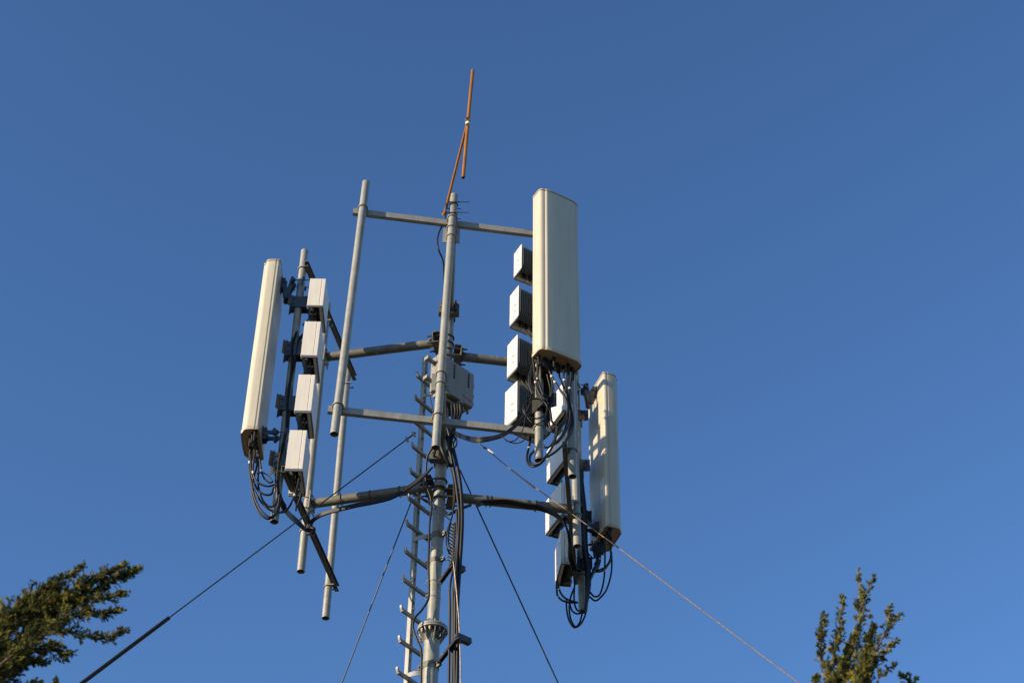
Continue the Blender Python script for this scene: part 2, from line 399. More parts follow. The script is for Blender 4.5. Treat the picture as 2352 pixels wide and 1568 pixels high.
def make_antenna(side_ridge):
    antenna_poly = antenna_poly_b if side_ridge else antenna_poly_a
    an = empty('panel_antenna', (0, 0, 0))

    m = MB(); m.prism(antenna_poly(), (0, 0, AH / 2), X, Yv, Z, AH - .05); m.build('radome', M['rad'], an, smooth=22, local=True)
    m = MB(); m.prism(antenna_poly(.004), (0, 0, AH - .009), X, Yv, Z, .018); m.prism(scale_poly(antenna_poly(), .93), (0, 0, AH + .004), X, Yv, Z, .008); m.build('top_cap', M['radcap'], an, smooth=30, local=True)
    bp = antenna_poly(.006); bi = scale_poly(antenna_poly(), .955)
    m = MB(); rg = lambda P, z: [V((x, y, z)) for x, y in P]
    m.quadgrid([rg(bi, .046), rg(bp, .046), rg(bp, .0), rg(bi, .0), rg(bi, .010)], caps=False); m.f.append(tuple(range(len(m.v) - len(bi), len(m.v))))
    m.build('bottom_cap', M['radcap'], an, smooth=30, local=True)
    m = MB()      # warning stickers on the underside
    m.box((.05, .03, .0085), (.010, .15, .002)); m.box((.03, -.06, .0085), (.012, .05, .002)); m.box((.02, .13, .0085), (.012, .05, .002)); m.build('warning_sticker', M['red'], an, local=True)
    for q in (((.036, .03), .15), ((-.045, -.2), .05), ((-.03, .2), .05)):
        m = MB(); m.box((*q[0], .0085), (.010, q[1], .002)); m.build('yellow_sticker', M['yellow'], an, local=True)
    CONN = [(-.045, -.215), (-.04, -.14), (.015, -.06), (-.05, -.06), (-.045, .02), (-.05, .10), (.0, .13), (-.03, .19), (-.06, .225)]
    for x, y in CONN:
        m = MB(); m.cyl((x, y, .010), (x, y, -.03), .021, n=14); m.cyl((x, y, -.03), (x + .004, y, -.13), .017, .011, n=12); m.build('connector', M['rub'], an, local=True)
    m = MB()      # mounting rail on the back
    for z in (.13, AH - .17):
        m = MB(); m.box((-AT / 2 - .006, 0, z), (.012, .10, .20)); m.box((-AT / 2 - .030, -.045, z), (.05, .006, .16)); m.box((-AT / 2 - .030, .045, z), (.05, .006, .16))
        m.build('back_plate', M['hard'], an, local=True, bevel=.003)
    # top scissor bracket
    m = MB(); b0 = -AT / 2; zt = AH - .17
    for y in (-.052, .052):
        link(m, (b0 - .045, zt), (b0 - .075, zt - .22), y, .034); link(m, (b0 - .075, zt - .22), (b0 - .14, zt + .05), y * .84, .034)
        m.cyl((b0 - .075, y * 1.25, zt - .22), (b0 - .075, y * .7, zt - .22), .010, n=8); m.cyl((b0 - .045, y * 1.25, zt), (b0 - .045, y * .7, zt), .010, n=8)
        m.cyl((b0 - .135, y * 1.2, zt + .05), (b0 - .135, y * .7, zt + .05), .010, n=8)
    m.build('tilt_bracket', M['hard'], an, local=True)
    m = MB()
    for y in (-.052, .052):
        link(m, (b0 - .04, .13), (b0 - .15, .13), y, .042); m.cyl((b0 - .095, y * 1.25, .13), (b0 - .095, y * .8, .13), .012, n=8)
    m.build('tilt_bracket', M['hard'], an, local=True)
    px_ = b0 - .205
    for z in (.13, zt + .03):
        m = MB()
        for k, xx in ((1, px_ + .052), (-1, px_ - .052)):
            P = [(0, -.085), (k * .018, -.085), (k * .018, -.06), (0, -.035), (0, .035), (k * .018, .06), (k * .018, .085), (0, .085), (-k * .006, .085), (-k * .006, .035 + .03), (-k * .008, 0), (-k * .006, -.065), (-k * .006, -.085)]
            m.box((xx, 0, z), (.008, .17, .07)); m.box((xx + k * .014, -.085, z), (.036, .006, .07)); m.box((xx + k * .014, .085, z), (.036, .006, .07))
        for y in (-.062, .062):
            m.cyl((px_ - .16, y, z), (px_ + .08, y, z), .006, n=8); hexnut(m, (px_ - .062, y, z), X, .013); hexnut(m, (px_ + .062, y, z), X, .013)
        m.build('pole_clamp', M['hard'], an, local=True, bevel=.002)

    return an
an = make_antenna(False)
tag(an, 'tall cream panel antenna at top right with its wide front turned to the camera', 'antenna', 'three panel antennas')
rz = R(-60.5); nb = atY(1237, 799, 13.66); uF2 = V((math.cos(rz), math.sin(rz), 0)); sF2 = V((-uF2.y, uF2.x, 0))
# corner with front + left side = local (+AT/2, -AW/2)
an.location = nb - uF2 * (AT / 2 - .01) + sF2 * (AW / 2 - .01) + V((.035, 0, 0)); an.rotation_euler.z = rz
a2 = make_antenna(True); tag(a2, 'x', 'antenna', 'three panel antennas'); a2['label'] = 'cream panel antenna at far left, seen edge on with its narrow side sunlit'
nb = atY(551, 985, 14.48); a2.rotation_euler.z = R(180); a2.location = nb + V((AT / 2 + .004, AW / 2 + .0, 0)); a2.scale.z = 1.03; a2.rotation_euler.y = .011
a3 = copy_tree(a2); a3['label'] = 'lower right panel antenna showing its shaded back with paper labels and patches of sun'
rz3 = R(20); nb = atY(1395, 1204, 16.5); u3 = V((math.cos(rz3), math.sin(rz3), 0)); s3 = V((-u3.y, u3.x, 0))
a3.rotation_euler.z = rz3; a3.location = nb + u3 * AT / 2 + s3 * AW / 2; a3.scale = (1.1, 1, .96); a3.location.z -= .02
# label stickers only on the back of this one
m = MB(); m.box((-AT / 2 - .0015, -.16, .62), (.002, .11, .36)); m.build('paper_label', M['label'], a3, local=True)
m = MB(); m.box((-AT / 2 - .0015, .12, .42), (.002, .10, .26)); m.build('paper_label', M['label'], a3, local=True)
for zz, yy, w_ in ((.765, -.16, .07), (.745, -.16, .05), (.49, -.17, .05), (.475, -.15, .06), (.50, .12, .06), (.485, .12, .04), (.33, .12, .07)):
    m = MB(); m.box((-AT / 2 - .0030, yy, zz), (.001, w_, .0035)); m.build('label_print', M['ink'], a3, local=True)
for yy in (-.178, -.148):
    m = MB(); m.box((-AT / 2 - .0030, yy, .60), (.001, .003, .05)); m.box((-AT / 2 - .0030, yy + .006, .6235), (.001, .010, .003)); m.box((-AT / 2 - .0030, yy + .006, .5765), (.001, .010, .003)); m.build('label_print', M['ink'], a3, local=True)

# ------------------------------------------------------------------ remote radio units (x = cover direction, y = width, z up)
RT_, RW, RH = .19, .44, .56
def radio(fins=True):
    r_ = empty('radio_unit', (0, 0, 0))
    m = MB(); m.box((.071, 0, RH / 2), (.048, RW, RH)); m.build('cover', M['rru'], r_, local=True, bevel=.008)
    for k in (-1, 1):
        m = MB(); m.box((-.025, k * (RW / 2 - .006), RH / 2 + .016), (.140, .012, RH - .034)); m.build('side_panel', M['rru'], r_, local=True, bevel=.003)
    m = MB(); m.box((.012, 0, RH / 2 + .03), (.064, RW - .026, RH - .10)); m.build('body', M['panel'], r_, local=True)
    m = MB(); nf = 17
    for i in range(nf):
        y = -RW / 2 + .025 + i * (RW - .05) / (nf - 1)
        m.prism([(-.10, .12), (-.10, RH - .05), (-.085, RH - .035), (-.02, RH - .035), (-.02, .045), (-.055, .055), (-.085, .085)], (0, y, 0), X, Z, Yv, .007)
    m.box((-.035, 0, RH / 2 + .02), (.020, RW - .03, RH - .13)); m.build('heat_sink', M['fin'], r_, local=True)
    m = MB()
    for k in (-1, 1): m.box((-.0, k * (RW / 2 - .004), .015), (.185, .014, .034))
    m.box((.088, 0, .014), (.014, RW - .02, .030)); m.build('trim', M['trim'], r_, local=True, bevel=.002)
    m = MB()
    for i in range(3):
        m.box((-.092 + .0, -RW / 2 + .02 + i * .016, .052), (.012, .010, .05))
    m.build('terminal_block', M['white'], r_, local=True)
    for x, y in ((.012, -.17), (.015, -.10), (.012, -.03), (.015, .05), (.012, .13)):
        m = MB(); m.cyl((x, y, .085), (x, y, .035), .016, n=12); m.cyl((x, y, .045), (x, y, -.01), .013, .010, n=12); m.build('connector', M['rub'], r_, local=True)
    for z in (.17, .27):   # moulded clips on one side panel
        m = MB()
        for k in (1,):
            m.tube([(-.05, k * RW / 2, z), (-.045, k * (RW / 2 + .007), z), (-.005, k * (RW / 2 + .007), z + .012), (.0, k * RW / 2, z + .014)], .004, 6)
        m.build('side_clip', M['rru'], r_, local=True)
    return r_
ru = radio()
def pole_bracket(o, pa, pb):
    """two side plates and webs that hold the unit o on the pole pa-pb"""
    zc = RH * .45; p = at_pole(pa, pb, o.location.z + zc); d = p - V(o.location); a = o.rotation_euler.z
    px = d.x * math.cos(a) + d.y * math.sin(a); py = -d.x * math.sin(a) + d.y * math.cos(a)
    m = MB(); sg = -1 if px < 0 else 1; x_in = sg * .098; x_out = px + sg * .085
    for k in (-1, 1):
        m.prism([(x_in, zc - .11), (x_in, zc + .11), (px - sg * .03, zc + .085), (x_out - sg * .02, zc + .10), (x_out, zc + .13), (x_out, zc - .10), (px, zc - .11)], (0, py + k * .056, 0), X, Z, Yv, .006)
        m.prism([(x_out, 0), (x_out + sg * .035, k * .03), (x_out + sg * .032, k * .036), (x_out - sg * .004, k * .006)], (0, py + k * .056, zc), X, Yv, Z, .20)
    for xx in (px - PR - .006, px + PR + .006): m.box((xx, py, zc), (.008, .106, .18))
    m.box((x_in, py * .4, zc), (.02, .16 + abs(py), .24))
    for k in (-1, 1):
        for dz in (-.05, .05): hexnut(m, (x_out - sg * .03, py + k * .064, zc + dz), Yv, .012)
    m.build('pole_bracket', M['hard'], o, local=True)
def put_radio(o, corner, rz, h, label, side=-1, deep=1):
    """corner: world position of the bottom corner at local (-RT/2, side*RW/2)"""
    o.rotation_euler.z = rz; o.scale = (deep, 1, h / RH); u = V((math.cos(rz), math.sin(rz), 0)); s = V((-u.y, u.x, 0))
    o.location = V(corner) + u * RT_ * deep / 2 - s * side * RW / 2
    tag(o, label, 'radio unit', 'remote radio units on the mast poles')
    global LAST; LAST = o
pool = [ru] + [copy_tree(ru) for _ in range(11)]
def nxt(): return pool.pop(0)
ordn = ['topmost', 'second from top', 'third from top', 'lowest']
Lc = [(704.5, 704.5, .47), (690, 820, .565), (675.2, 947.5, .57), (654.1, 1081, .575)]
for i, (px, py, h) in enumerate(Lc):
    put_radio(nxt(), atY(px, py, 14.60), R(0), h, ordn[i] + ' of the four pale radio boxes beside the left antenna', -1); pole_bracket(LAST, LP0, LP1)
Fc = [(1199.4, 618, .42), (1192.4, 728.5, .51), (1189.6, 847, .52), (1189, 961, .54)]
for i, (px, py, h) in enumerate(Fc):
    put_radio(nxt(), atY(px - 2, py, 14.1), R((118, 119, 121, 124)[i]), h, ordn[i] + ' of the four finned radio units left of the front antenna', +1, (1.0, 1.08, 1.15, 1.25)[i]); pole_bracket(LAST, F0, F1)
Rc = [(1292, 943, .46), (1291, 1062, .50), (1289, 1182, .50), (1288, 1294, .49)]
for i, (px, py, h) in enumerate(Rc):
    o = nxt(); rz = R(187 if i == 3 else 204)
    o.rotation_euler.z = rz; o.scale = (1, 1, h / RH); u = V((math.cos(rz), math.sin(rz), 0)); s = V((-u.y, u.x, 0))
    cpt = atY(px, py, 16.45)       # near corner = local (+x, +y)
    o.location = cpt - u * RT_ / 2 - s * RW / 2
    tag(o, ordn[i] + ' of the four radio boxes on the pole behind the front antenna', 'radio unit', 'remote radio units on the mast poles'); pole_bracket(o, RF0, RF1)
    if i == 3:
        m = MB(); m.box((.03, RW / 2 + .0042, .016), (.10, .003, .024)); m.build('name_strip', M['label'], o, local=True)
        text_mesh('printed_number', 'IF80', .030, M['ink'], o, (.03, RW / 2 + .0070, .006), (R(90), 0, R(180)))

# ------------------------------------------------------------------ junction box on the mast
nb = atY(1006.6, 890.6, 14.96); ang = R(44)
jb = empty('junction_box', nb, ang); tag(jb, 'grey white distribution box with vent slots and red lettering beside the mast', 'junction box')
W_, D_, H_ = .56, .17, .56
m = MB(); m.box((W_ / 2, .035, H_ / 2 + .02), (W_, .07, H_ - .03)); m.build('lid', M['box'], jb, local=True, bevel=.022)
m = MB(); m.box((W_ / 2, .07 + .05, H_ / 2 + .02), (W_ - .02, .10, H_ - .04)); m.box((W_ / 2, .12, .01), (W_ * .8, .09, .05)); m.build('case', M['box'], jb, local=True, bevel=.015)
for vx in (.235, .465):
    m = MB()
    for i in range(5): m.box((vx, -.001, .49 - i * .045), (.022, .006, .034))
    m.build('vent', M['dark'], jb, local=True)
for cx in (.14, .36):
    m = MB(); m.box((cx, .035, .012), (.06, .085, .030)); m.box((cx - .026, .03, .0), (.008, .09, .04)); m.box((cx + .026, .03, .0), (.008, .09, .04)); m.build('latch', M['box'], jb, local=True, bevel=.004)
for cz in (.40, .24, .12):
    m = MB(); m.box((W_ + .006, .045, cz), (.026, .05, .045)); m.build('latch', M['fin'], jb, local=True, bevel=.004)
m = MB()
for cx in (.44, .52): m.box((cx, .06, -.01), (.02, .03, .06))
m.build('hinge', M['box'], jb, local=True, bevel=.003)
for cx in (.16, .23, .30, .37, .44):
    m = MB(); m.cyl((cx, .12, .0), (cx, .12, -.08), .024, n=14); m.cyl((cx, .12, -.08), (cx, .12, -.16), .019, n=12); m.build('cable_gland', M['rub'], jb, local=True)
for z in (.46, .16):
    m = MB(); m.box((-.05, .12, z), (.13, .012, .035)); m.box((-.05, .09, z), (.13, .012, .035)); m.box((-.105, .105, z), (.03, .07, .05)); m.cyl((-.09, .06, z), (-.09, .17, z), .008, n=8)
    m.build('mounting_clamp', M['box'], jb, local=True, bevel=.003)
text_mesh('red_lettering', 'Raycap', .050, M['red'], jb, (.375, -.0015, .105), (R(90), 0, 0), 1.1, 'LEFT')

# ------------------------------------------------------------------ orange dipole antenna
zb = atY(1024, 488, 14.05).z; p0 = atZ(1021, 492, zb); p1 = atY(1073.5, 283, 13.08)
dp = empty('dipole_antenna', p0); tag(dp, 'orange dipole antenna on a long boom reaching out from the central pole top', 'antenna')
m = MB(); m.cyl(p0, p1, .017, n=20); m.cyl(p0 + (p0 - p1).normalized() * .01, p0 + (p1 - p0).normalized() * .012, .032, n=20); m.build('boom', M['orange'], dp)
q0, q1 = atY(1086, 162, p1.y), atY(1075.5, 272, p1.y); q2, q3 = atY(1074, 291, p1.y), atY(1064, 408, p1.y)
m = MB(); m.tube([q1, q0, q0 + V((0, 0, .006)), q0 + V((0, 0, .010))], [.0205, .0205, .015, .006], 20); m.build('upper_rod', M['orange'], dp)
m = MB(); m.pipe(q2, q3, .0205, .003, 20); m.cyl(q3 + V((0, 0, .02)), q3 + V((0, 0, .024)), .019, n=16); m.build('lower_rod', M['orange'], dp)
m = MB(); hc = (q1 + q2) / 2 + V((0, 0, .02)); m.box(hc, (.062, .062, .045)); m.build('feed_clamp', M['orange'], dp, bevel=.006)
m = MB()
for k in (-1, 1): m.box(hc + V((0, -.034, .013 * k)), (.034, .008, .006)); m.cyl(hc + V((.022 * k, -.03, .01)), hc + V((.022 * k, -.042, .01)), .006, n=8)
m.build('clamp_screw', M['bolt'], dp)
m = MB(); m.cyl(hc - V((0, 0, .022)), hc - V((0, 0, .062)), .028, n=24); m.build('insulator', M['white'], dp, bevel=.003)
zc = atY(1043, 470, 14.0).z; pc = at_pole(C0, C1, zc)
m = MB()
for z in (zc - .01, zc - .19):
    pq = at_pole(C0, C1, z)
    ubolt(m, pq, PR, V((-1, .1, 0)), z, .07, .006); m.cyl(pq + V((-.09, -.052, 0)), pq + V((.19, -.052, 0)), .0055, n=8)
    m.cyl(pq + V((-.09, .055, 0)), pq + V((.09, .055, 0)), .0055, n=8); hexnut(m, pq + V((.06, -.052, 0)), (1, 0, 0), .012); hexnut(m, pq + V((-.075, -.052, 0)), (1, 0, 0), .012)
m.box(pc + V((-.085, -.01, -.08)), (.012, .09, .22)); m.build('boom_clamp', M['hard'], dp)

# ------------------------------------------------------------------ climbing ladder
YL = 15.5
la, lb = atY(977, 822, YL), atY(936, 1545, YL)
dirl = (lb - la); lgt = lb + dirl * ((lb.z - .3) / (la.z - lb.z))
ld = empty('climbing_ladder', (lgt.x, lgt.y, lgt.z)); tag(ld, 'single rail steel climbing ladder with hooked step bars, left of the mast', 'ladder')
phi = R(52); rd = V((math.cos(phi), math.sin(phi), 0)); rn = V((math.sin(phi), -math.cos(phi), 0))   # rung direction / rail front
def rail(z): return at_pole(la, lb, z)
m = MB(); ax = (rd, rn, V((0, 0, 1)))
wv = .05; dv = .05
poly = [(-wv / 2, dv / 2), (wv / 2, dv / 2), (wv / 2, -dv / 2), (wv / 2 - .005, -dv / 2), (wv / 2 - .005, dv / 2 - .005), (-wv / 2 + .005, dv / 2 - .005), (-wv / 2 + .005, -dv / 2), (-wv / 2, -dv / 2)]
m.quadgrid([[lgt + rd * a + rn * b for a, b in poly], [la + rd * a + rn * b for a, b in poly]]); m.build('rail', M['galv'], ld)
m = MB(); zz = la.z - .25
while zz > lb.z - .4:
    m.box(rail(zz) + rn * (dv / 2 + .0005), (.012, .003, .055), ax); m.box(rail(zz - .11) + rn * (dv / 2 + .0005), (.012, .003, .014), ax); zz -= .30
m.build('slot', M['dark'], ld)
m = MB()
for py in (985, 1010, 1385, 1400, 905, 925):
    z = atY(965, py, YL).z; hexnut(m, rail(z) + rn * .03, rn, .013, .02)
m.build('rail_bolt', M['galvd'], ld)
tips = [(948, 858), (944, 910), (940, 963), (937, 1020), (932, 1079), (927, 1140), (922, 1199), (918, 1262), (912, 1327), (908, 1396), (904, 1466), (899, 1538)]
for x, y in tips:
    z = atY(x, y, YL - .14).z - .035
    c = rail(z) + rn * (.031); e0 = atZ(x + 2, y + 9, z); e0 = c - rd * ((c - e0).dot(rd)) if (c - e0).dot(rd) > .1 else c - rd * .16
    e1 = c + rd * .20
    m = MB(); d_ = (e1 - e0).length; m.box((e0 + e1) / 2, (d_, .034, .036), ax)
    m.prism([(0, -.011), (-.012, .0), (-.022, .05), (-.006, .052), (.008, .011)], e0, rd, V((0, 0, 1)), rn, .028)
    m.prism([(0, -.011), (.012, .0), (.022, .05), (.006, .052), (-.008, .011)], e1, rd, V((0, 0, 1)), rn, .028)
    m.build('rung', M['galv'], ld, bevel=.002)
for px, py in ((952, 1243), (945, 1556), (975, 915)):
    z = atY(px, py, YL).z; a = rail(z) + V((.0, 0, 0)); b = mast(z); d = V((b.x - a.x, b.y - a.y, 0)); m = MB()
    s_ = V((0, -1, 0)); P = catmull([a - V((.03, .0, 0)), a + V((0.01, -.05, 0)), a + d * .4 + V((0, -.06, 0)), a + d * .7 + V((0, -.035, 0)), b + V((-.06, -.03, 0))], 6)
    for i in range(len(P) - 1):
        u = (P[i + 1] - P[i]); L = u.length; u.normalize(); m.box((P[i] + P[i + 1]) / 2, (L + .004, .006, .055), (u, V((-u.y, u.x, 0)), Z))
    m.build('standoff_bracket', M['galv'], ld)

# ------------------------------------------------------------------ cable support brackets + bus bar
def support(zpx, label):
    px0, py0, px1, py1 = zpx
    z = atY(px0, py0, YM - .08).z; a = atZ(px0, py0, z); b = atZ(px1, py1, z); c = empty('cable_bracket', (a.x, a.y, z)); tag(c, label, 'bracket', 'strut brackets holding the feeder cables')
    u = (b - a).normalized(); s_ = V((-u.y, u.x, 0)); L = (b - a).length
    m = MB(); m.box((a + b) / 2 + V((0, 0, .018)), (L, .040, .004), (u, s_, Z))
    for k in (-1, 1): m.box((a + b) / 2 + s_ * k * .019, (L, .004, .036), (u, s_, Z))
    so_ = m.build('strut', M['hard'], c)
    m = MB(); t = .03
    while t < L: m.box(a + u * t + V((0, 0, .0155)), (.018, .012, .003), (u, s_, Z)); m.box(a + u * t - s_ * .0215, (.016, .003, .012), (u, s_, Z)); t += .032
    m.build('strut_hole', M['dark'], so_, off=parent_off(c))
    e = atZ(px1 + 28, py1 + 12, z); e2 = (e - b).normalized(); m = MB(); q = b.lerp(e, .35)
    m.box(q + V((0, 0, .01)), ((e - b).length * 1.2, .045, .05), (e2, V((-e2.y, e2.x, 0)), Z)); m.box(q - V((0, 0, .03)), ((e - b).length * 1.1, .06, .02), (e2, V((-e2.y, e2.x, 0)), Z)); m.build('cable_clamp', M['hard'], c, bevel=.003)
    m = MB(); hexnut(m, b, u, .016, .03); hexnut(m, b + e2 * .1, e2, .014, .03); m.cyl(b - e2 * .04, b + e2 * .17, .005, n=8); hexnut(m, a + u * .1 + V((0, 0, .03)), Z, .014, .02)
    m.build('bolt', M['bolt'], c)
support((1010, 1338, 1040, 1297), 'upper perforated strut bracket clamping the feeder cables, just under the bus bar')
support((1008, 1520, 1054, 1462), 'lower perforated strut bracket clamping the feeder cables, beside the mast flange')
YB = 15.1
t0, t1 = atY(1044.5, 1200, YB), atY(1039, 1292, YB); bb = empty('grounding_bar', t1)
tag(bb, 'pale metal grounding bar with a column of bolts, hanging beside the feeder cables', 'grounding bar')
m = MB(); d = (t0 - t1); m.box((t0 + t1) / 2, (.045, .006, d.length), (V((.94, .34, 0)), V((-.34, .94, 0)), d.normalized())); m.build('bar', M['bus'], bb)
m = MB()
for i in range(12):
    p = t1.lerp(t0, (i + .5) / 12)
    for k in (-1, 1): hexnut(m, p + V((k * .012 - .008, -.008, .008 * k)), V((.34, -.94, 0)), .010, .012)
    m.cyl(p + V((-.01, 0, 0)), p + V((-.055, -.03, -.005)), .006, n=6); hexnut(m, p + V((-.05, -.03, -.004)), V((1, .4, 0)), .009, .012)
m.build('bolt', M['bolt'], bb)

# ------------------------------------------------------------------ guy wires
def guy(name, pts, r, m_, label, extras=()):
    P = [atY(x, y, Y) for x, y, Y in pts]
    if len(extras) or True:
        lst = P[-1]; d = (P[-1] - P[-2]).normalized()
        if d.z < 0: P.append(lst + d * (lst.z / -d.z))
    rt = empty('guy_wire', P[0]); tag(rt, label, 'guy wire', 'guy wires of the mast')
    m = MB(); m.tube(P, r, 8); m.build('wire', M[m_], rt)
    return rt
def seg(rt, name, pts, r, m_, n=8):
    m = MB(); m.tube([atY(*p) for p in pts], r, n); return m.build(name, M[m_], rt)
g1 = guy('guy', [(955, 993, 15.40), (388, 1418, 14.6), (188, 1568, 14.34)], .0075, 'guy', 'dark guy wire running down to the left into a thick black sleeve')
seg(g1, 'sleeve', [(388, 1418, 14.6), (188, 1568, 14.34), (120, 1619, 14.25)], .021, 'rub', 14)
seg(g1, 'turnbuckle', [(954, 994, 15.40), (932, 1010, 15.37)], .012, 'bolt')
for x, y in ((934, 1009), (950, 997)): seg(g1, 'clip', [(x - 2, y - 5, 15.37), (x + 3, y + 5, 15.37)], .013, 'bolt', 6)
g2 = guy('guy', [(946, 1148, 15.6), (785, 1568, 16.6)], .0075, 'guy', 'thin dark guy wire crossing behind the ladder toward the bottom left')
g3 = guy('guy', [(1056, 1078, 15.5), (1282, 1568, 16.6)], .0085, 'guy', 'thin dark guy wire passing behind the right arm toward the bottom right')
g4 = guy('guy', [(1098, 1015, 15.2), (1180, 1083, 15.1), (1415, 1253, 14.8), (1836, 1568, 14.35)], .0057, 'rope', 'tan rope guy wire running down to the right in front of the right antenna')
seg(g4, 'insulator', [(1173, 1077, 15.08), (1228, 1120, 15.03)], .0095, 'rub')
seg(g4, 'insulator', [(1389, 1234, 14.81), (1418, 1255, 14.78)], .0095, 'rub')
seg(g4, 'tag_plate', [(1121, 1033, 15.15), (1133, 1042, 15.15)], .017, 'white', 6)
seg(g4, 'clip', [(1110, 1027, 15.17), (1117, 1029, 15.17)], .013, 'bolt', 6)

# ------------------------------------------------------------------ cables
def cable(crop, pts, r, label, group, Y=None, name='cable', m_='cable', sleeves=(), k=7):
    P = []
    for i, p in enumerate(pts):
        x, y = K(crop, p[0], p[1]); yy = p[2] if len(p) > 2 else Y; P.append(atY(x, y, yy))
    c = catmull(P, k); m = MB(); m.tube(c, r, 10); o = solo(m, name, M[m_], label, 'cable', group, smooth=60)
    for t in sleeves:
        i = min(int(t * (len(c) - 1)), len(c) - 2); m = MB(); m.tube([c[i], c[i].lerp(c[i + 1], .5), c[i + 1]], r * 1.22, 10); m.build('marker_sleeve', M['tie'], o, off=o.location)
    return o
GF, GR, GL, GM = 'jumper cables under the front antenna', 'jumper cables under the lower right antenna', 'jumper cables under the left antenna', 'feeder cables along the mast'
lf = 'black jumper cable curling down from the wide front antenna'
Yf = 13.85
cable('q', [(475, 215), (490, 330), (500, 460), (535, 570), (590, 635), (625, 650)], .011, lf, GF, Yf, sleeves=(.42,))
cable('q', [(540, 240), (528, 360), (522, 470), (545, 570), (590, 640)], .011, lf, GF, 13.9, sleeves=(.4,))
cable('q', [(625, 225), (645, 340), (690, 440), (760, 550), (810, 625), (836, 705), (832, 800), (795, 875), (745, 925)], .012, lf, GF, Yf, sleeves=(.2, .28))
cable('q', [(690, 440), (770, 560), (822, 640), (845, 720), (842, 830), (815, 940), (765, 1040), (705, 1105)], .012, lf, GF, 13.88)
cable('q', [(760, 290), (752, 400), (790, 500), (838, 600), (858, 700), (866, 800), (850, 900), (800, 1010), (745, 1085), (700, 1115)], .011, lf, GF, 13.93, sleeves=(.27,))
cable('q', [(800, 320), (797, 420), (826, 540), (850, 650), (872, 730), (884, 850), (862, 960), (810, 1090), (710, 1190), (640, 1240)], .011, lf, GF, 13.9, sleeves=(.14,))
cable('q', [(875, 365), (875, 430), (855, 560), (856, 680), (880, 780), (895, 880), (880, 980), (835, 1060), (750, 1160), (660, 1225), (580, 1265)], .0125, lf, GF, 13.9, sleeves=(.18,))
cable('q', [(735, 930), (725, 1010), (700, 1090), (655, 1180), (610, 1240), (585, 1270)], .0125, lf, GF, 13.95)
cable('q', [(722, 930), (712, 1000), (690, 1085), (645, 1140), (600, 1145), (583, 1120)], .011, lf, GF, 14.0)
cable('q', [(452, 960, 14.35), (444, 1085, 14.28), (430, 1160, 14.15), (412, 1255, 14.1), (432, 1325, 14.05), (485, 1345, 14.0), (550, 1320, 14.0), (600, 1270, 13.98)], .0125, lf, GF, sleeves=(.28,))
cable('q', [(520, 1100, 14.3), (496, 1172, 14.2), (450, 1225, 14.15), (443, 1285, 14.1), (475, 1322, 14.05), (545, 1308, 14.0), (600, 1268, 13.98)], .0125, lf, GF)
cable('q', [(662, 810), (668, 865), (710, 915), (735, 935)], .012, lf, GF, 14.0)
cable('q', [(640, 895), (660, 945), (700, 962), (722, 935)], .012, lf, GF, 14.05)
cable('q', [(640, 300), (668, 420), (680, 520), (672, 640), (660, 720)], .012, lf, GF, 14.05)
cable('q', [(600, 300), (640, 450), (660, 560), (650, 700), (665, 820)], .012, lf, GF, 14.1)
cable('q', [(520, 250), (525, 400), (560, 540), (605, 650), (640, 690)], .011, lf, GF, 14.0)
for i in range(6):
    cable('q', [(560 + i * 22, 270 + i * 14, 14.0), (568 + i * 20, 380, 14.1), (560 + i * 22, 480, 14.2), (575 + i * 16, 600, 14.25), (600 + i * 10, 720, 14.25), (640 + i * 6, 860, 14.25)], .012, 'black cable hanging behind the jumpers at the front antenna foot', 'cables behind the front antenna jumpers')
# small wires
cable('q', [(682, 450), (700, 560), (692, 670), (640, 740), (615, 770)], .005, 'thin black wire hanging beside the jumper cables of the front antenna', None, 13.85, name='wire')
cable('q', [(402, 800), (372, 950), (310, 1055), (240, 1087), (190, 1065), (150, 1030)], .006, 'thin black wire sagging below the lower front crossbar at right', None, 13.9, name='wire')
cable('q', [(405, 940, 14.3), (395, 1040, 14.2), (365, 1083), (300, 1103), (230, 1090), (185, 1068)], .006, 'short black wire loop hanging under the lower front crossbar', None, 14.0, name='wire')
ring = [(500 + 126 * math.cos(a), 742 + 104 * math.sin(a)) for a in [i * math.pi / 7 + .3 for i in range(15)]]
cable('q', ring, .009, 'coiled black cable loop hung on the bracket under the front antenna', None, 13.92, k=5)
cable('q', [(405, 660), (385, 740), (430, 850), (500, 900), (580, 870), (625, 790)], .007, 'black cable half loop hanging just below the coil under the front antenna', None, 13.95)
for i, (dx, dy) in enumerate(((0, 0), (14, -12), (-10, 14), (6, 22), (20, 8))):
    cable('q', [(440 + dx, 700 + dy, 14.05), (395 + dx, 790 + dy, 14.0), (300 + dx, 900 + dy, 13.98), (170 + dx, 1000 + dy, 13.97), (40 + dx, 1045 + dy, 13.98), (-110, 1062 + dy * 1.3, 14.02), (-230, 1040 + dy, 14.3), (-330, 1000 + dy, 14.8), (-372 + dx, 985, 15.2)], .010, 'black cable in the bundle sagging under the lower front crossbar', 'cables tied under the lower front crossbar')
for i, (dx, dy) in enumerate(((0, 0), (10, 0), (-9, 4))):
    cable('q', [(480 + dx * .4, 250, 14.1), (455 + dx, 360, 14.1), (440 + dx, 430, 14.1), (452 + dx, 520, 14.1), (480 + dx, 590, 14.1)], .010, 'black cable dropping between the finned radio units and the front antenna', 'cables behind the front antenna edge')
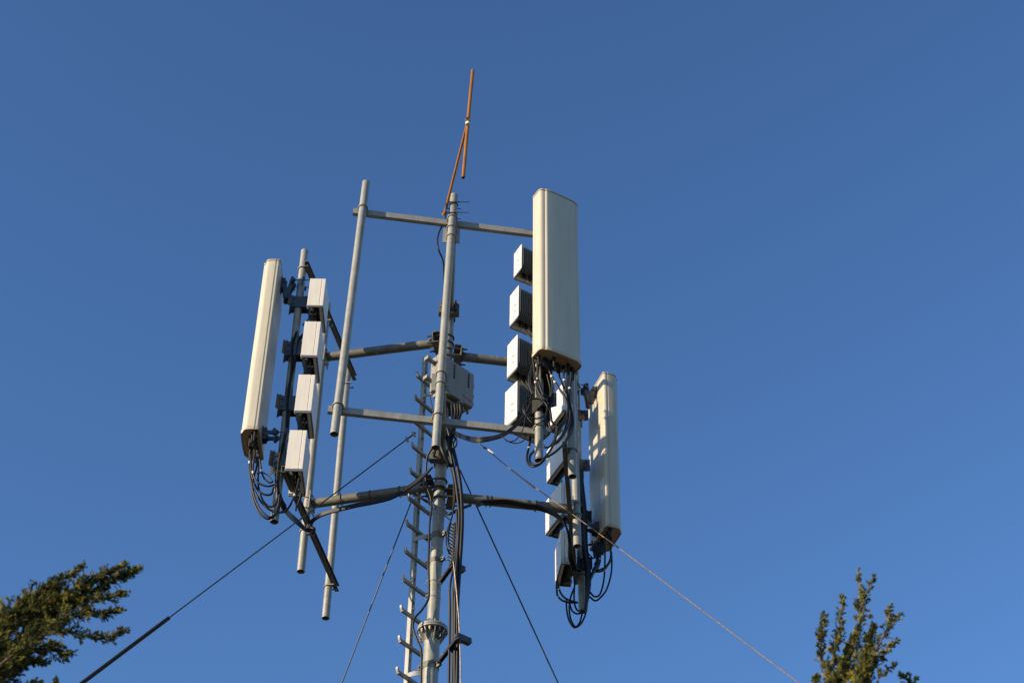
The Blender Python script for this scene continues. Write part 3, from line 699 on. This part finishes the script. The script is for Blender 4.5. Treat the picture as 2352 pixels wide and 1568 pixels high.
# jumpers below finned units
for i, (px, py) in enumerate(((1205, 640), (1200, 757), (1197, 878))):
    cable('d', [(px, py - 18, 14.25), (px + 3, py, 14.25), (px + 22, py + 22, 14.25), (px + 40, py + 48, 14.25)], .008, ordn[i + 0] + ' looping jumper between the finned radio units', 'jumpers between the finned radio units')
    cable('d', [(px + 12, py - 10, 14.25), (px + 14, py + 2, 14.25), (px + 28, py + 15, 14.25), (px + 42, py + 25, 14.3)], .007, ordn[i + 0] + ' thin jumper between the finned radio units', 'jumpers between the finned radio units')
# right cluster
lr = 'black jumper cable looping below the lower right antenna'; Yr = 16.65
cable('t', [(715, 700), (716, 880), (706, 1050), (672, 1175), (622, 1196), (576, 1150)], .011, lr, GR, Yr, sleeves=(.3,))
cable('t', [(755, 660), (777, 850), (770, 1000), (732, 1130), (682, 1200), (630, 1234), (580, 1200)], .011, lr, GR, Yr, sleeves=(.1,))
cable('t', [(770, 720), (772, 850), (740, 920), (690, 968), (610, 978)], .011, lr, GR, Yr)
cable('t', [(762, 700), (766, 850), (722, 930), (660, 958), (600, 960)], .011, lr, GR, 16.60)
cable('t', [(720, 690), (668, 850), (615, 950), (582, 1060), (562, 1200), (548, 1330), (505, 1435), (442, 1473), (395, 1410), (374, 1320), (370, 1230)], .011, lr, GR, 16.63, sleeves=(.1,))
cable('t', [(512, 1350), (490, 1430), (450, 1466), (408, 1395), (396, 1290), (410, 1200), (440, 1120)], .011, lr, GR, 16.75)
cable('t', [(400, 1260), (420, 1320), (460, 1350), (500, 1345)], .011, lr, GR, 16.70)
cable('t', [(450, 1040), (440, 1160), (442, 1250), (462, 1312), (492, 1330)], .011, lr, GR, 16.70)
cable('t', [(280, 1060), (285, 1140), (292, 1190), (335, 1232), (400, 1250), (475, 1252)], .012, lr, GR, 16.65, sleeves=(.45,))
cable('t', [(290, 1050), (302, 1120), (332, 1185), (385, 1225), (470, 1250)], .012, lr, GR, 16.60, sleeves=(.3,))
for i, (dx, yy) in enumerate(((0, 16.55), (14, 16.60), (-14, 16.65), (24, 16.70), (6, 16.50))):
    cable('t', [(500 + dx * .3, 60, yy), (508 + dx * .5, 200, yy), (520 + dx, 420, yy), (526 + dx, 600, yy), (534 + dx, 780, yy), (556 + dx, 940, yy), (560 + dx, 1080, yy), (552 + dx * .5, 1220, yy), (535, 1340, yy)], .013, 'black cable in the thick bundle running down the far right pole', 'cable bundle on the far right pole')
for x0, y0 in ((530, 800), (545, 790)):
    cable('t', [(x0 + 70, y0 + 70), (x0 + 30, y0 + 30), (x0, y0 - 10), (x0 + 10, y0 - 50), (x0 + 60, y0 - 62), (x0 + 110, y0 - 20), (x0 + 120, y0 + 50), (x0 + 90, y0 + 110)], .008, 'small black cable loop between the far right pole and its antenna', 'small loops beside the far right pole', 16.60)
for i in range(4):
    cable('t', [(600 + i * 22, 700 + i * 10), (612 + i * 20, 780), (640 + i * 12, 860), (635 + i * 8, 930), (600 + i * 4, 1000), (575, 1080)], .010, lr, GR, 16.55 + i * .04)
for i, (dy, yy) in enumerate(((0, 15.3), (12, 15.33), (-10, 15.28), (22, 15.36))):
    cable('t', [(-430, 372 + dy, 15.2), (-380, 352 + dy, yy), (-250, 345 + dy, yy), (-120, 350 + dy, yy), (0, 375 + dy, yy), (120, 396 + dy, yy + .02), (240, 440 + dy, 15.45), (320, 500 + dy * .8, 15.6), (372, 580, 15.8), (398 + dy * .5, 690, 15.90), (405 + dy, 840, 16.30), (440 + dy, 960, 16.50)], .0125, 'black cable strapped under the right support arm', 'cables strapped under the right support arm')
# left cluster
ll = 'black jumper cable looping below the left antenna'; Yl = 14.65
cable('l', [(222, 20), (220, 160), (236, 300), (252, 430), (300, 550), (372, 612), (432, 600), (478, 540), (500, 430)], .011, ll, GL, Yl, sleeves=(.08,))
cable('l', [(290, 0), (286, 140), (246, 290), (262, 410), (310, 520), (385, 594), (440, 578), (474, 510), (490, 400)], .011, ll, GL, 14.62, sleeves=(.05,))
cable('l', [(228, 40), (240, 220), (284, 340), (345, 392), (412, 394), (436, 330)], .012, ll, GL, Yl)
cable('l', [(268, 20), (250, 190), (292, 285), (380, 322), (445, 308)], .011, ll, GL, 14.60, sleeves=(.25,))
cable('l', [(300, 30), (298, 200), (300, 330), (340, 450), (400, 505), (452, 482), (484, 390)], .011, ll, GL, 14.68)
cable('l', [(310, 80), (340, 230), (395, 288), (432, 280)], .010, ll, GL, 14.66, sleeves=(.2,))
cable('l', [(285, 210), (330, 200), (385, 225), (425, 275)], .008, ll, GL, 14.66)
cable('l', [(250, 340), (330, 470), (420, 543), (500, 558), (560, 530), (612, 430), (655, 300), (672, 200)], .011, ll, GL, 14.70, sleeves=(.75,))
cable('l', [(690, 190), (660, 330), (640, 430), (636, 540)], .010, 'black jumper cable hanging from the lowest left radio box', 'jumpers of the lowest left radio box', 14.75, sleeves=(.4,))
cable('l', [(676, 200), (660, 300), (610, 440), (545, 540), (500, 545)], .010, 'black jumper cable hanging from the lowest left radio box', 'jumpers of the lowest left radio box', 14.73)
cable('l', [(700, 330), (672, 440), (650, 500)], .014, 'black jumper cable hanging from the lowest left radio box', 'jumpers of the lowest left radio box', 15.0)
for i, (dx, yy) in enumerate(((0, 14.70), (12, 14.73), (-12, 14.75), (22, 14.77))):
    cable('l', [(640 + dx * .4, -1060, yy), (600 + dx, -940, yy), (592 + dx, -700, yy), (560 + dx, -500, yy), (545 + dx, -200, yy), (500 + dx, 10, yy), (475 + dx, 160, yy), (465 + dx, 330, yy), (490 + dx, 440, yy), (525 + dx, 500, yy + .05)], .011, 'black cable tied down the leftmost antenna pole', 'cables tied down the leftmost pole')
for (x0, y0, x1, y1) in ((1000, 1190, 930, 1330), (1010, 1215, 915, 1420)):
    cable('a', [(x0, y0), (960, y0 + 40), (x1, y1 - 60), (x1 - 30, y1 + 80), (x1 - 60, y1 + 260)], .012, 'black cable curving off the second left radio box onto the pole', 'cables leaving the second left radio box', 14.73)
for px, py in ((715, 715), (709, 835), (696, 963)):
    for dx in (0, 7):
        cable('d', [(px + dx, py - 6, 14.75), (px + dx, py + 8, 14.75), (px + dx - 8, py + 20, 14.77), (px + dx - 20, py + 32, 14.8)], .009, 'short black jumper curving under one of the upper left radio boxes', 'short jumpers under the upper left radio boxes', sleeves=(.3,))
for i, (dx, dy) in enumerate(((0, 0), (12, 6), (-12, 10), (4, 18), (20, -6))):
    cable('l', [(500 + dx, 460, 14.7), (540 + dx, 540, 14.8), (610 + dx, 610 + dy, 15.2), (690 + dx * .5, 680 + dy, 15.45), (745, 722 + dy, 15.6)], .011, 'black cable strapped along the lower left crossbar', 'cables strapped along the lower left crossbar')
    cable('l', [(762 + dx * .3, 725 + dy, 15.62), (752 + dx, 680 + dy * .3, 15.62), (785 + dx, 620 + dy, 15.6), (860, 572 + dy, 15.58), (960, 538 + dy, 15.5), (1070, 512 + dy, 15.42), (1200, 482 + dy, 15.35), (1344, 455 + dy, 15.3), (1500, 412 + dy, 15.28), (1640, 330 + dy, 15.25), (1760, 240 + dy, 15.2), (1860, 150, 15.15)], .0125, 'black cable strapped along the lower left support arm', 'cables strapped along the lower left support arm')
cable('l', [(730, 715, 15.5), (790, 700, 15.45), (790, 735, 15.45), (745, 745, 15.5), (735, 725, 15.52)], .022, 'bound knot of black cable where the left crossbar meets the pole', None)
# mast cables
lm = 'thick black feeder cable running down the right side of the mast'
cable('s', [(700, -60, 14.9), (745, 90, 14.95), (795, 330, 15.0), (830, 500, 15.0), (850, 620, 15.0), (872, 800, 15.0), (884, 950, 15.0), (876, 1150, 15.0), (862, 1350, 15.0), (845, 1568, 15.0), (838, 1900, 15.05), (836, 2700, 15.1)], .019, lm, GM)
cable('s', [(720, -60, 14.95), (772, 80, 15.0), (832, 310, 15.0), (880, 540, 15.0), (905, 750, 15.0), (912, 1000, 15.0), (902, 1250, 15.0), (885, 1500, 15.02), (862, 1900, 15.05), (864, 2300, 15.08), (856, 2800, 15.1)], .021, lm, GM)
cable('s', [(860, 900, 15.1), (890, 1100, 15.1), (880, 1300, 15.1), (860, 1500, 15.1), (822, 1800, 15.1), (820, 2200, 15.12), (812, 2800, 15.15)], .022, lm, GM)
cable('s', [(855, 900, 15.0), (862, 1100, 15.0), (860, 1250, 15.0), (820, 1500, 15.0), (782, 1700, 15.0), (782, 2000, 15.05), (770, 2800, 15.1)], .013, lm, GM)
cable('s', [(690, 240, 15.0), (760, 380, 15.0), (800, 490, 15.0), (828, 640, 15.0), (832, 800, 15.0), (805, 960, 15.0), (762, 1080, 15.0), (742, 1190, 15.0), (755, 1290, 15.0), (790, 1340, 15.05)], .008, 'thin black earth lead bowing out to the grounding bar', 'earth leads at the grounding bar')
cable('s', [(770, 330, 15.0), (815, 480, 15.0), (822, 700, 15.0), (815, 900, 15.0), (785, 1020, 15.0), (762, 1150, 15.0), (775, 1270, 15.05)], .008, 'thin black earth lead bowing out to the grounding bar', 'earth leads at the grounding bar')
cable('s', [(705, 920, 15.2), (750, 960, 15.1), (790, 1010, 15.05), (772, 1110, 15.05), (765, 1220, 15.05), (790, 1300, 15.05)], .008, 'thin black earth lead bowing out to the grounding bar', 'earth leads at the grounding bar')
cable('s', [(712, 895, 15.3), (770, 925, 15.1), (850, 895, 15.1), (930, 860, 15.15), (1000, 835, 15.2)], .018, 'black cable swinging from behind the mast to the right arm', None)
cable('s', [(650, 60, 14.95), (700, 250, 14.9), (760, 380, 14.95), (790, 430, 15.0)], .020, 'short thick black cable slanting off the front pole foot to the feeders', None)
cable('s', [(800, 90, 14.9), (850, 150, 14.9), (850, 210, 14.9), (825, 235, 14.9), (815, 200, 14.9), (850, 130, 14.9)], .010, 'small black cable curl hanging below the junction box', None)
for i, (x0, dx) in enumerate(((800, 0), (835, 6), (860, -4), (890, 8))):
    cable('e', [(x0, 1090, 15.05), (x0 + 4, 1200, 15.05), (790 + i * 16, 1330, 15.0), (775 + i * 12, 1440, 15.0), (770 + dx, 1500, 15.0)], .016 if i % 2 else .011, 'black cable dropping out of the junction box base', 'cables under the junction box')
cable('s', [(602, 235, 15.1), (550, 320, 15.15), (536, 430, 15.2), (530, 560, 15.25), (552, 670, 15.28), (585, 770, 15.3), (590, 900, 15.3), (573, 1010, 15.3), (566, 1200, 15.3), (560, 1400, 15.3), (562, 1560, 15.3), (566, 1700, 15.3), (556, 1820, 15.3), (490, 1930, 15.28), (420, 2010, 15.25), (398, 2110, 15.25), (440, 2240, 15.25), (482, 2340, 15.26), (486, 2500, 15.3), (484, 2800, 15.3)], .012, 'single black cable tied along the left of the mast, bulging around the flange', None)
cable('s', [(400, 715, 15.3), (450, 730, 15.3), (520, 775, 15.3), (580, 810, 15.3), (600, 860, 15.35)], .010, 'black cable hanging from the lower left arm into the mast', 'cables crossing to the mast below the left arm')
cable('s', [(395, 735, 15.3), (450, 745, 15.3), (520, 792, 15.3), (575, 830, 15.3), (600, 880, 15.35)], .008, 'black cable hanging from the lower left arm into the mast', 'cables crossing to the mast below the left arm')
cable('e', [(565, 960, 15.0), (580, 1040, 15.0), (600, 1120, 15.0), (618, 1200, 15.0)], .007, 'thin dark wire between the ladder and the front pole', None, name='wire')
cable('v', [(925, 130, 14.95), (950, 350, 14.95), (968, 550, 14.95), (988, 780, 14.95), (998, 1000, 14.95), (1008, 1250, 14.95), (1011, 1750, 14.95)], .0065, 'bare tan copper earth wire running down beside the feeder cables', None, name='wire', m_='copper')
cable('d', [(1019, 515, 14.1), (1010, 530, 14.1), (1005, 550, 14.1), (1008, 575, 14.1), (1018, 600, 14.3), (1020, 640, 14.7), (1018, 700, 15.2), (1012, 770, 15.3)], .010, 'black dipole feed cable bowing out left of the central pole top', None)

# ------------------------------------------------------------------ cypress trees
def leaflet(mb, p, d, L, r, rng):
    d = d.normalized(); u = d.cross(V((rng.random() - .5, rng.random() - .5, rng.random() - .5))).normalized(); v = d.cross(u)
    b = len(mb.v); m_ = p + d * L * .45
    mb.v += [p, m_ + u * r, m_ + v * r * .7, m_ - u * r, m_ - v * r * .7, p + d * L]
    mb.f += [(b, b + 1, b + 2), (b, b + 2, b + 3), (b, b + 3, b + 4), (b, b + 4, b + 1), (b + 5, b + 2, b + 1), (b + 5, b + 3, b + 2), (b + 5, b + 4, b + 3), (b + 5, b + 1, b + 4)]
def spray(lf_, bk, p, d, L, rng, depth=0, sz=1.0):
    """a flat-ish scale-leaf spray: a twig with shorter forks, all clad in small pointed scales"""
    n_ = max(3, int(L / (.011 * sz))); q = p.copy(); dd = d.normalized(); pts = [q.copy()]
    for i in range(n_):
        dd = (dd + V((rng.gauss(0, .08), rng.gauss(0, .08), rng.gauss(0, .08) + .01))).normalized(); q = q + dd * (L / n_); pts.append(q.copy())
        t = i / n_
        if depth < 2 and rng.random() < (.62 if depth == 0 else .42):
            s_ = dd.cross(V((rng.gauss(0, 1), rng.gauss(0, 1), rng.gauss(0, 1)))).normalized()
            spray(lf_, bk, q, dd + s_ * .52, L * (.46 if depth == 0 else .5) * (1 - t * .5) * (.7 + .6 * rng.random()), rng, depth + 1, sz)
        for _ in range(5):
            s_ = dd.cross(V((rng.gauss(0, 1), rng.gauss(0, 1), rng.gauss(0, 1)))).normalized()
            leaflet(lf_, q + dd * (rng.random() * .008), dd + s_ * .34, .017 * sz * (.7 + .6 * rng.random()), .0023 * sz, rng)
    if depth == 0: bk.tube(pts, [.0022 * sz * (1 - .7 * i / len(pts)) for i in range(len(pts))], 4)
def cypress(base, trunk_pts, leaders, label, seed, low, sz=.62):
    rng = random.Random(seed); rt = empty('cypress_tree', base); tag(rt, label, 'tree', 'cypress trees in the foreground')
    tk = MB(); T = catmull(trunk_pts, 6); tk.tube(T, [.11 * (1 - i / len(T)) + .012 for i in range(len(T))], 10); 
    lfm = MB(); bk = MB()
    for pts, rad, dens, reach in leaders:
        c = catmull(pts, 10); L = sum((c[i + 1] - c[i]).length for i in range(len(c) - 1)); bk.tube(c, [rad * (1 - .85 * i / len(c)) for i in range(len(c))], 6)
        n_ = int(L * dens * 2.1)
        for i in range(n_):
            t = (i + rng.random()) / n_; k = min(int(t * (len(c) - 1)), len(c) - 2); p = c[k].lerp(c[k + 1], rng.random()); d = (c[k + 1] - c[k]).normalized()
            s_ = d.cross(V((rng.gauss(0, 1), rng.gauss(0, 1), rng.gauss(0, 1)))).normalized()
            spray(lfm, bk, p, d * 1.1 + s_ * (.55 if t < .85 else .25), reach * (1.05 - .65 * t) * (.55 + .7 * rng.random()), rng, 0, sz)
        spray(lfm, bk, c[-1], c[-1] - c[-2], reach * .5, rng, 0, sz)
    # the rest of the crown below the picture, coarser
    for z0, z1, r0, cx, cy in low:
        for i in range(900):
            t = rng.random(); a = rng.random() * 6.283; z = z0 + (z1 - z0) * t; rr = r0 * (1 - t * .8) * (.55 + .45 * rng.random())
            p = V((cx + math.cos(a) * rr, cy + math.sin(a) * rr, z)); d = V((math.cos(a) * .5, math.sin(a) * .5, 1))
            for _ in range(5):
                leaflet(lfm, p + V((rng.gauss(0, .03), rng.gauss(0, .03), rng.gauss(0, .03))), d + V((rng.gauss(0, .4), rng.gauss(0, .4), 0)), .12, .018, rng)
    tk.build('trunk', M['bark'], rt); bk.build('branches', M['bark'], rt); lfm.build('crown', M['leaf'], rt, smooth=10)
YT = 7.0
def T(x, y, dY=0): return atY(x, y, YT + dY)
# left tree: wind-bent top
base = V((-3.1, 7.0, 0)); st = T(-120, 1650)
LL = [([T(-100, 1560), T(0, 1462), T(70, 1405), T(140, 1372), T(210, 1354, .05), T(265, 1330, .05), T(300, 1314, .05)], .012, 62, .10),
      ([T(-60, 1520, .05), T(60, 1400, .05), T(150, 1362), T(215, 1332), T(270, 1303)], .008, 62, .09),
      ([T(-60, 1500, -.05), T(10, 1430), T(70, 1375), T(120, 1345), T(172, 1312)], .008, 64, .10),
      ([T(-60, 1540, .1), T(60, 1450, .1), T(130, 1405, .1), T(190, 1385), T(240, 1372), T(275, 1364)], .008, 56, .08),
      ([T(-40, 1560, -.1), T(90, 1455, -.1), T(160, 1412), T(220, 1412), T(262, 1404)], .008, 56, .08),
      ([T(-40, 1540, .05), T(60, 1480, .05), T(130, 1450), T(190, 1458), T(240, 1464), T(274, 1452)], .007, 50, .075),
      ([T(-60, 1580, -.05), T(30, 1510, -.05), T(90, 1490), T(145, 1498)], .008, 70, .10),
      ([T(-60, 1600, .1), T(20, 1545, .1), T(60, 1520), T(90, 1522)], .008, 70, .08),
      ([T(-60, 1480, .2), T(0, 1445, .2), T(70, 1420, .2), T(130, 1400, .15), T(180, 1380, .1)], .008, 70, .10),
      ([T(-60, 1560, .2), T(0, 1500, .2), T(70, 1455, .2), T(130, 1430, .15)], .008, 76, .11),
      ([T(-30, 1640), T(30, 1590), T(60, 1575), T(82, 1566)], .006, 50, .05),
      ([T(50, 1660), T(100, 1592), T(122, 1568)], .005, 40, .04)]
cypress(base, [base, V((-3.05, 7, 2)), V((-2.95, 7, 3.9)), T(-200, 1720), T(-100, 1560)], LL,
        'dark green cypress at bottom left whose tip bends over to the right', 11, [(.5, 5.2, 1.15, -3.0, 7.0)])
# right tree: upright shoots
base = V((1.55, 7.1, 0))
RL = [([T(1958, 1680), T(1958, 1580), T(1964, 1500), T(1972, 1450), T(1977, 1405), T(1975, 1368), T(1973, 1322)], .008, 40, .055),
      ([T(1974, 1430), T(1980, 1395), T(1992, 1362), T(2004, 1332)], .004, 48, .05),
      ([T(1925, 1680), T(1912, 1560), T(1918, 1490), T(1928, 1440), T(1935, 1382)], .006, 46, .07),
      ([T(1910, 1680, .1), T(1896, 1550, .1), T(1886, 1490, .05), T(1889, 1450), T(1894, 1418)], .005, 46, .055),
      ([T(1965, 1680, -.05), T(1995, 1540, -.05), T(2022, 1475), T(2040, 1440), T(2062, 1415)], .006, 26, .055),
      ([T(2038, 1442), T(2042, 1420), T(2044, 1396)], .003, 60, .04),
      ([T(1980, 1640, .1), T(2005, 1530, .1), T(2030, 1500), T(2055, 1477)], .005, 40, .05),
      ([T(1985, 1650, .05), T(2012, 1568, .05), T(2045, 1532)], .004, 36, .045),
      ([T(1935, 1680, .1), T(1940, 1560, .1), T(1948, 1500, .1), T(1962, 1462, .1)], .006, 75, .07),
      ([T(1985, 1680, .1), T(1985, 1560, .1), T(1996, 1495, .1), T(2005, 1450, .1)], .006, 75, .08),
      ([T(1965, 1700, -.1), T(1972, 1600, -.1), T(1985, 1545, -.1), T(1990, 1500, -.1)], .006, 90, .09),
      ([T(1900, 1700), T(1905, 1600), T(1920, 1560), T(1935, 1530)], .006, 80, .08),
      ([T(1880, 1700), T(1875, 1590), T(1874, 1558)], .004, 50, .04),
      ([T(2020, 1720), T(2060, 1620), T(2085, 1570), T(2078, 1556)], .005, 55, .05),
      ([T(2060, 1700), T(2090, 1610), T(2103, 1565)], .005, 50, .05)]
cypress(base, [base, V((1.55, 7.1, 2.5)), V((1.52, 7.05, 4.2)), T(1958, 1800), T(1958, 1640)], RL,
        'green cypress at bottom right with upright feathery shoots', 23, [(.4, 5.0, .9, 1.5, 7.1)])
for o in S.objects:
    if o.type == 'MESH' and len(o.data.polygons) == 0: print('empty', o.name)
